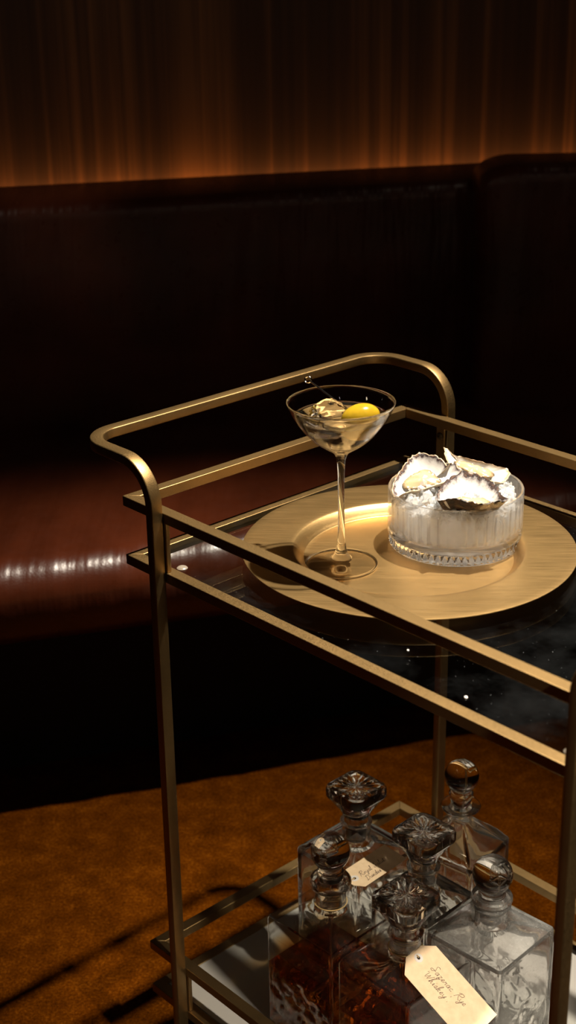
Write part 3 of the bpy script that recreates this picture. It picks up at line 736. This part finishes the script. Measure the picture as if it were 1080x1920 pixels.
decanter('square_decanter', 'clear decanter with sloping shoulders, flanged lip and ball stopper at the back right', 0.1862, 0.3085, 0.0835, 9.0, (0.0195, 0.2240), hs=0.142, rise=0.026, neck=(0.0128, 0.187), lip='flange')

# ------------------------------------------------------------------ paper tags
GLY = {  # handwriting strokes: letter -> (advance, [polyline, ...])
 'S': (0.62, [[(0.60, 0.95), (0.40, 1.05), (0.22, 0.90), (0.35, 0.62), (0.45, 0.35), (0.25, 0.02), (0.0, 0.10), (0.12, 0.30), (0.62, 0.28)]]),
 'a': (0.42, [[(0.36, 0.36), (0.20, 0.44), (0.06, 0.22), (0.12, 0.02), (0.28, 0.12), (0.38, 0.42), (0.34, 0.08), (0.44, 0.04)]]),
 'z': (0.40, [[(0.04, 0.40), (0.34, 0.40), (0.08, 0.04), (0.34, 0.02), (0.24, -0.22), (0.06, -0.14), (0.42, 0.06)]]),
 'e': (0.34, [[(0.0, 0.12), (0.26, 0.26), (0.20, 0.44), (0.06, 0.22), (0.14, 0.02), (0.36, 0.10)]]),
 'r': (0.34, [[(0.0, 0.06), (0.10, 0.44), (0.12, 0.30), (0.28, 0.38), (0.26, 0.08), (0.36, 0.06)]]),
 'c': (0.36, [[(0.32, 0.36), (0.20, 0.44), (0.06, 0.22), (0.14, 0.02), (0.38, 0.10)]]),
 'R': (0.66, [[(0.02, 0.0), (0.30, 0.95)], [(0.05, 0.78), (0.30, 1.0), (0.66, 0.98), (0.62, 0.66), (0.26, 0.52), (0.60, 0.04), (0.70, 0.08)]]),
 'y': (0.42, [[(0.02, 0.40), (0.10, 0.06), (0.28, 0.12), (0.40, 0.44), (0.22, -0.40), (0.02, -0.34), (0.44, 0.10)]]),
 'W': (0.70, [[(0.0, 0.90), (0.12, 0.05), (0.36, 0.78), (0.42, 0.06), (0.72, 0.98)]]),
 'h': (0.42, [[(0.0, 0.05), (0.24, 0.95), (0.12, 0.90), (0.06, 0.0), (0.24, 0.42), (0.30, 0.06), (0.42, 0.08)]]),
 'i': (0.24, [[(0.04, 0.10), (0.12, 0.42), (0.12, 0.05), (0.24, 0.08)], [(0.17, 0.62), (0.19, 0.66)]]),
 's': (0.32, [[(0.0, 0.08), (0.18, 0.44), (0.26, 0.14), (0.08, 0.03), (0.32, 0.08)]]),
 'k': (0.42, [[(0.0, 0.05), (0.24, 0.95), (0.10, 0.80), (0.06, 0.0), (0.32, 0.42), (0.14, 0.24), (0.32, 0.02), (0.42, 0.08)]]),
 'o': (0.40, [[(0.22, 0.42), (0.06, 0.24), (0.14, 0.02), (0.30, 0.16), (0.22, 0.42), (0.42, 0.36)]]),
 'l': (0.26, [[(0.0, 0.08), (0.24, 0.90), (0.14, 0.95), (0.08, 0.05), (0.26, 0.10)]]),
 'D': (0.68, [[(0.20, 0.92), (0.10, 0.0), (0.0, 0.06), (0.40, 0.04), (0.64, 0.50), (0.40, 0.98), (0.02, 0.86)]]),
 'd': (0.44, [[(0.34, 0.38), (0.18, 0.44), (0.06, 0.22), (0.12, 0.02), (0.28, 0.14), (0.46, 0.95), (0.36, 0.06), (0.46, 0.08)]]),
 'n': (0.42, [[(0.0, 0.05), (0.08, 0.42), (0.10, 0.05), (0.26, 0.42), (0.30, 0.06), (0.42, 0.08)]]),
 't': (0.30, [[(0.02, 0.10), (0.18, 0.85), (0.10, 0.05), (0.30, 0.08)], [(0.0, 0.58), (0.30, 0.62)]]),
 'u': (0.42, [[(0.02, 0.42), (0.06, 0.05), (0.26, 0.14), (0.34, 0.42), (0.32, 0.06), (0.42, 0.08)]]),
 'w': (0.52, [[(0.0, 0.42), (0.08, 0.05), (0.22, 0.36), (0.28, 0.05), (0.44, 0.42), (0.52, 0.38)]]),
 "'": (0.22, [[(0.10, 0.80), (0.14, 0.98)]]), '.': (0.22, [[(0.10, 0.0), (0.13, 0.08)]]), ' ': (0.38, []),
}
def writing(bm, text, size, ox, oy, slant=0.25, r=0.00022):
    x = 0.0
    for ch in text:
        adv, st = GLY[ch]
        for s in st:
            pts = [Vector((ox + (x + px + slant * py) * size, oy + py * size, 0.0)) for px, py in s]
            if len(pts) > 2:
                sm = smooth_prof([tuple(p) for p in pts], 4); pts = [Vector(p) for p in sm]
            tube(bm, pts, r, 5)
        x += adv + 0.06
def paper_tag(label, O, X, Y, length, width, lines, cords, hole_at=0.0075, bend=0.0):
    """O: middle of the hole end; X: unit vector along the tag; Y: unit vector across it"""
    X = X.normalized(); Zn = X.cross(Y).normalized(); Y = Zn.cross(X)
    root = bpy.data.objects.new('paper_tag', None); root.empty_display_size = 0.01; COL.objects.link(root)
    Mx = Matrix((X, Y, Zn)).transposed().to_4x4(); Mx.translation = O; root.matrix_world = Mx
    tag(root, label, 'paper tag', 'manila tags on the decanters')
    h = width / 2; c = width * 0.29
    out = [(0, -h + c), (c * 0.75, -h), (length, -h), (length, h), (c * 0.75, h), (0, h - c)]
    bm = bmesh.new(); nseg = 24
    xs = [0.0, c * 0.75] + [c * 0.75 + (length - c * 0.75) * i / nseg for i in range(1, nseg + 1)]
    bz = lambda x: -bend * (x / length) ** 2
    rings = []
    for x in xs:
        hh = h - c * (1 - min(1, x / (c * 0.75)))
        rings.append([(x, -hh, bz(x)), (x, hh, bz(x)), (x, hh, bz(x) - 0.0004), (x, -hh, bz(x) - 0.0004)])
    loft(bm, rings); obj('paper', bm, PAPER, root, smooth=True, angle=40)
    bm = bmesh.new(); rr = []
    k = 32
    for r_, z in ((0.0019, 0.00012), (0.0019, 0.0003), (0.0048, 0.0003), (0.0048, 0.00012)): rr.append([(hole_at + r_ * math.cos(2 * PI * i / k), r_ * math.sin(2 * PI * i / k), z + bz(hole_at)) for i in range(k)])
    loft(bm, rr, False, False, closed=True); obj('reinforcement_ring', bm, RINGM, root)
    bm = bmesh.new(); lathe(bm, [(0.0018, 0.0), (0.0018, 0.00016), (0.0001, 0.00018)], 24, hole_at, 0)
    obj('hole', bm, HOLEM, root)
    bm = bmesh.new()
    for text, size, ox, oy in lines: writing(bm, text, size, ox, oy)
    for v in bm.verts: v.co.z += 0.0001 + bz(v.co.x)
    obj('handwriting', bm, INK, root)
    bm = bmesh.new()
    for pts in cords: tube(bm, [Mx.inverted() @ p for p in pts], 0.0006, 6)
    obj('string', bm, CORD, root)
    return root
def neck_loop(c, r, z, k=28): return [Vector((c.x + r * math.cos(2 * PI * i / k), c.y + r * math.sin(2 * PI * i / k), z)) for i in range(k + 1)]

# whiskey tag: hangs over the right edge of the front decanter
a_t = math.radians(33)
nT = ldir(math.sin(a_t), 0.0, math.cos(a_t))
e0 = l2w(0.2895 + 0.0484, 0.108, SHZ + 0.1405) + nT * 0.0022
P = lambda x, y: on_plane(x, y, e0, nT)
h1, h2 = P(758, 1793), P(795.6, 1769)
far = P(931.7, 1902.6)
O = (h1 + h2) / 2
Xd = (P(931.7, 1902.6) - P(824, 1781)).normalized()
Yd = (h2 - h1)
wT = abs((P(824, 1781) - P(758.5, 1827.6)).dot(nT.cross(Xd).normalized()))
Yv = nT.cross(Xd).normalized()
lT = (far - O).dot(Xd)
mid = (P(824, 1781) + P(758.5, 1827.6)) / 2
O2 = O + Yv * ((mid - O).dot(Yv))
holeP = P(786.5, 1800)
nc5 = l2w(0.2895, 0.1082, 0)
loop5 = neck_loop(nc5, 0.0172, SHZ + 0.1595)
hp_ = O2 + Xd * 0.0085
start5 = min(loop5, key=lambda q: (q - hp_).length)
paper_tag('large manila tag reading Sazerac Rye Whiskey, hanging from the front decanter', O2, Xd, Yv, lT, wT,
          [('Sazerac Rye', 0.0090, 0.0235, 0.0020), ("'Whiskey'.", 0.0090, 0.0215, -0.0095)],
          [loop5, [start5, (start5 + hp_) / 2 + nT * 0.003, hp_ + nT * 0.0003]], hole_at=0.0085)
# second tag: lies behind the ball-stoppered whiskey decanter
nB = (Vector((0, -0.10, 1)) + ldir(-0.05, 0, 0)).normalized()
p0 = l2w(0.150, 0.178, SHZ + 0.1545)
P2 = lambda x, y: on_plane(x, y, p0, nB)
X2 = (P2(763, 1610) - P2(669, 1672.5)).normalized(); Y2 = nB.cross(X2).normalized()
O_ = P2(651, 1652)
w2 = abs((P2(712.6, 1588.5) - P2(669, 1672.5)).dot(Y2)); l2 = (P2(763, 1610) - O_).dot(X2)
mid = (P2(669, 1672.5) + P2(712.6, 1588.5)) / 2; O_ = O_ + Y2 * ((mid - O_).dot(Y2))
nc2 = l2w(0.1850, 0.1042, 0); loop2 = neck_loop(nc2, 0.0175, SHZ + 0.160)
hp2 = O_ + X2 * 0.0085
st2 = min(loop2, key=lambda q: (q - hp2).length)
paper_tag('smaller looking manila tag lying behind the ball-stoppered amber decanter', O_, X2, Y2, l2, w2,
          [('Royal Salut', 0.0072, 0.016, -0.003), ('Dundee', 0.0072, 0.017, -0.0125)],
          [loop2, [st2, (st2 + hp2) / 2 + Vector((0, 0, 0.002)), hp2 + nB * 0.0004]], hole_at=0.0085)

# crumbs of salt on the glass shelf
CRUMB = simple('salt_crumb', (0.85, 0.8, 0.75), 0.4)
for (px, py, s, lab) in ((765, 1219, 0.0011, 'tiny white salt crumb on the glass below the tray edge, left one'), (874, 1307, 0.0016, 'larger white salt crumb on the glass near the front rail')):
    b = bmesh.new(); bmesh.ops.create_icosphere(b, subdivisions=2, radius=s)
    for v in b.verts: v.co *= 1 + 0.3 * mnoise.noise(v.co * 900); v.co.z *= 0.6
    q = obj('salt_crumb', b, CRUMB, angle=40); q.location = on_plane(px, py, (0, 0, GZ + s * 0.5), (0, 0, 1)); tag(q, lab, 'crumb', 'salt crumbs')

# ------------------------------------------------------------------ lights
def spot(name, loc, aim, power, size, blend, radius, color):
    l = bpy.data.lights.new(name, 'SPOT'); l.energy = power; l.spot_size = math.radians(size); l.spot_blend = blend; l.shadow_soft_size = radius; l.color = color
    o = bpy.data.objects.new(name, l); COL.objects.link(o); o.location = loc
    o.rotation_euler = (Vector(aim) - Vector(loc)).to_track_quat('-Z', 'Y').to_euler(); return o
spot('ceiling_spotlight', (0.52, 1.59, 2.40), (-0.05, 1.32, 0.30), 475, 52, 1.0, 0.022, (1.0, 0.89, 0.73))
spot('ceiling_spotlight', tuple(l2w(1.97, -0.22, 2.20)), tuple(l2w(0.22, 0.15, 0.22)), 430, 10.5, 0.4, 0.03, (1.0, 0.87, 0.70))
spot('ceiling_spotlight', (-0.95, 1.75, 2.40), (-0.40, 2.44, 0.835), 22, 8, 1.0, 0.04, (1.0, 0.87, 0.72))
for q in ((-0.9, 0.3, 2.5), (0.9, 0.4, 2.5), (2.0, 1.6, 2.5), (0.1, -0.8, 2.5), (1.3, 2.3, 2.5)):  # added unseen point lights overhead, for glints in the stoppers and mild fill
    pl_ = bpy.data.lights.new('glint_fill_high', 'POINT'); pl_.energy = 1.3; pl_.shadow_soft_size = 0.035; pl_.color = (1.0, 0.85, 0.66)
    po_ = bpy.data.objects.new('glint_fill_high', pl_); COL.objects.link(po_); po_.location = q
for q in ((-1.6, -2.2, 2.1), (0.4, -3.0, 2.0), (2.2, -1.4, 2.1), (-2.3, 0.4, 2.2)):  # added out-of-view point lights giving glass and brass something to reflect, plus weak fill
    pl_ = bpy.data.lights.new('glint_fill_far', 'POINT'); pl_.energy = 3; pl_.shadow_soft_size = 0.07; pl_.color = (1.0, 0.78, 0.52)
    po_ = bpy.data.objects.new('glint_fill_far', pl_); COL.objects.link(po_); po_.location = q
# warm LED strip glowing up the wall from behind the backrest
l = bpy.data.lights.new('led_strip', 'AREA'); l.shape = 'RECTANGLE'; l.size = 3.4; l.size_y = 0.008; l.energy = 1.75; l.color = (1.0, 0.42, 0.12)
lo = bpy.data.objects.new('led_strip', l); COL.objects.link(lo)
lo.location = (0.1, WALL_Y(0.1) - 0.024, 0.778)
lx_ = Vector((1, 0.2, 0)).normalized(); lz_ = -Vector((0, 0.45, 1)).normalized(); lz_ = (lz_ - lx_ * lz_.dot(lx_)).normalized(); ly_ = lz_.cross(lx_)
Ml = Matrix((lx_, ly_, lz_)).transposed().to_4x4(); Ml.translation = lo.location; lo.matrix_world = Ml

w = bpy.data.worlds.new('world'); sc.world = w; w.use_nodes = True
w.node_tree.nodes['Background'].inputs['Color'].default_value = (0.010, 0.007, 0.005, 1); w.node_tree.nodes['Background'].inputs['Strength'].default_value = 0.25

sc.view_settings.view_transform = 'Standard'; sc.view_settings.look = 'None'; sc.view_settings.exposure = 0.0; sc.view_settings.gamma = 1.0; sc.view_settings.use_curve_mapping = False
cy = sc.cycles
for o_ in sc.objects:
    if o_.type == 'LIGHT' and o_.name.startswith('ceiling_spotlight'): o_.data.cycles.is_caustics_light = True
    if o_.type == 'MESH':
        nm_ = o_.name.split('.')[0]
        if nm_ in ('glass', 'drink', 'bottle', 'stopper', 'whiskey'): o_.cycles.is_caustics_caster = True
        if nm_ in ('serving_tray', 'mirror_shelf', 'paper', 'meat', 'floor', 'olive'): o_.cycles.is_caustics_receiver = True
cy.max_bounces = 20; cy.transmission_bounces = 16; cy.transparent_max_bounces = 24; cy.glossy_bounces = 6; cy.diffuse_bounces = 3
cy.sample_clamp_indirect = 4.0; cy.blur_glossy = 0.6; cy.use_denoising = True
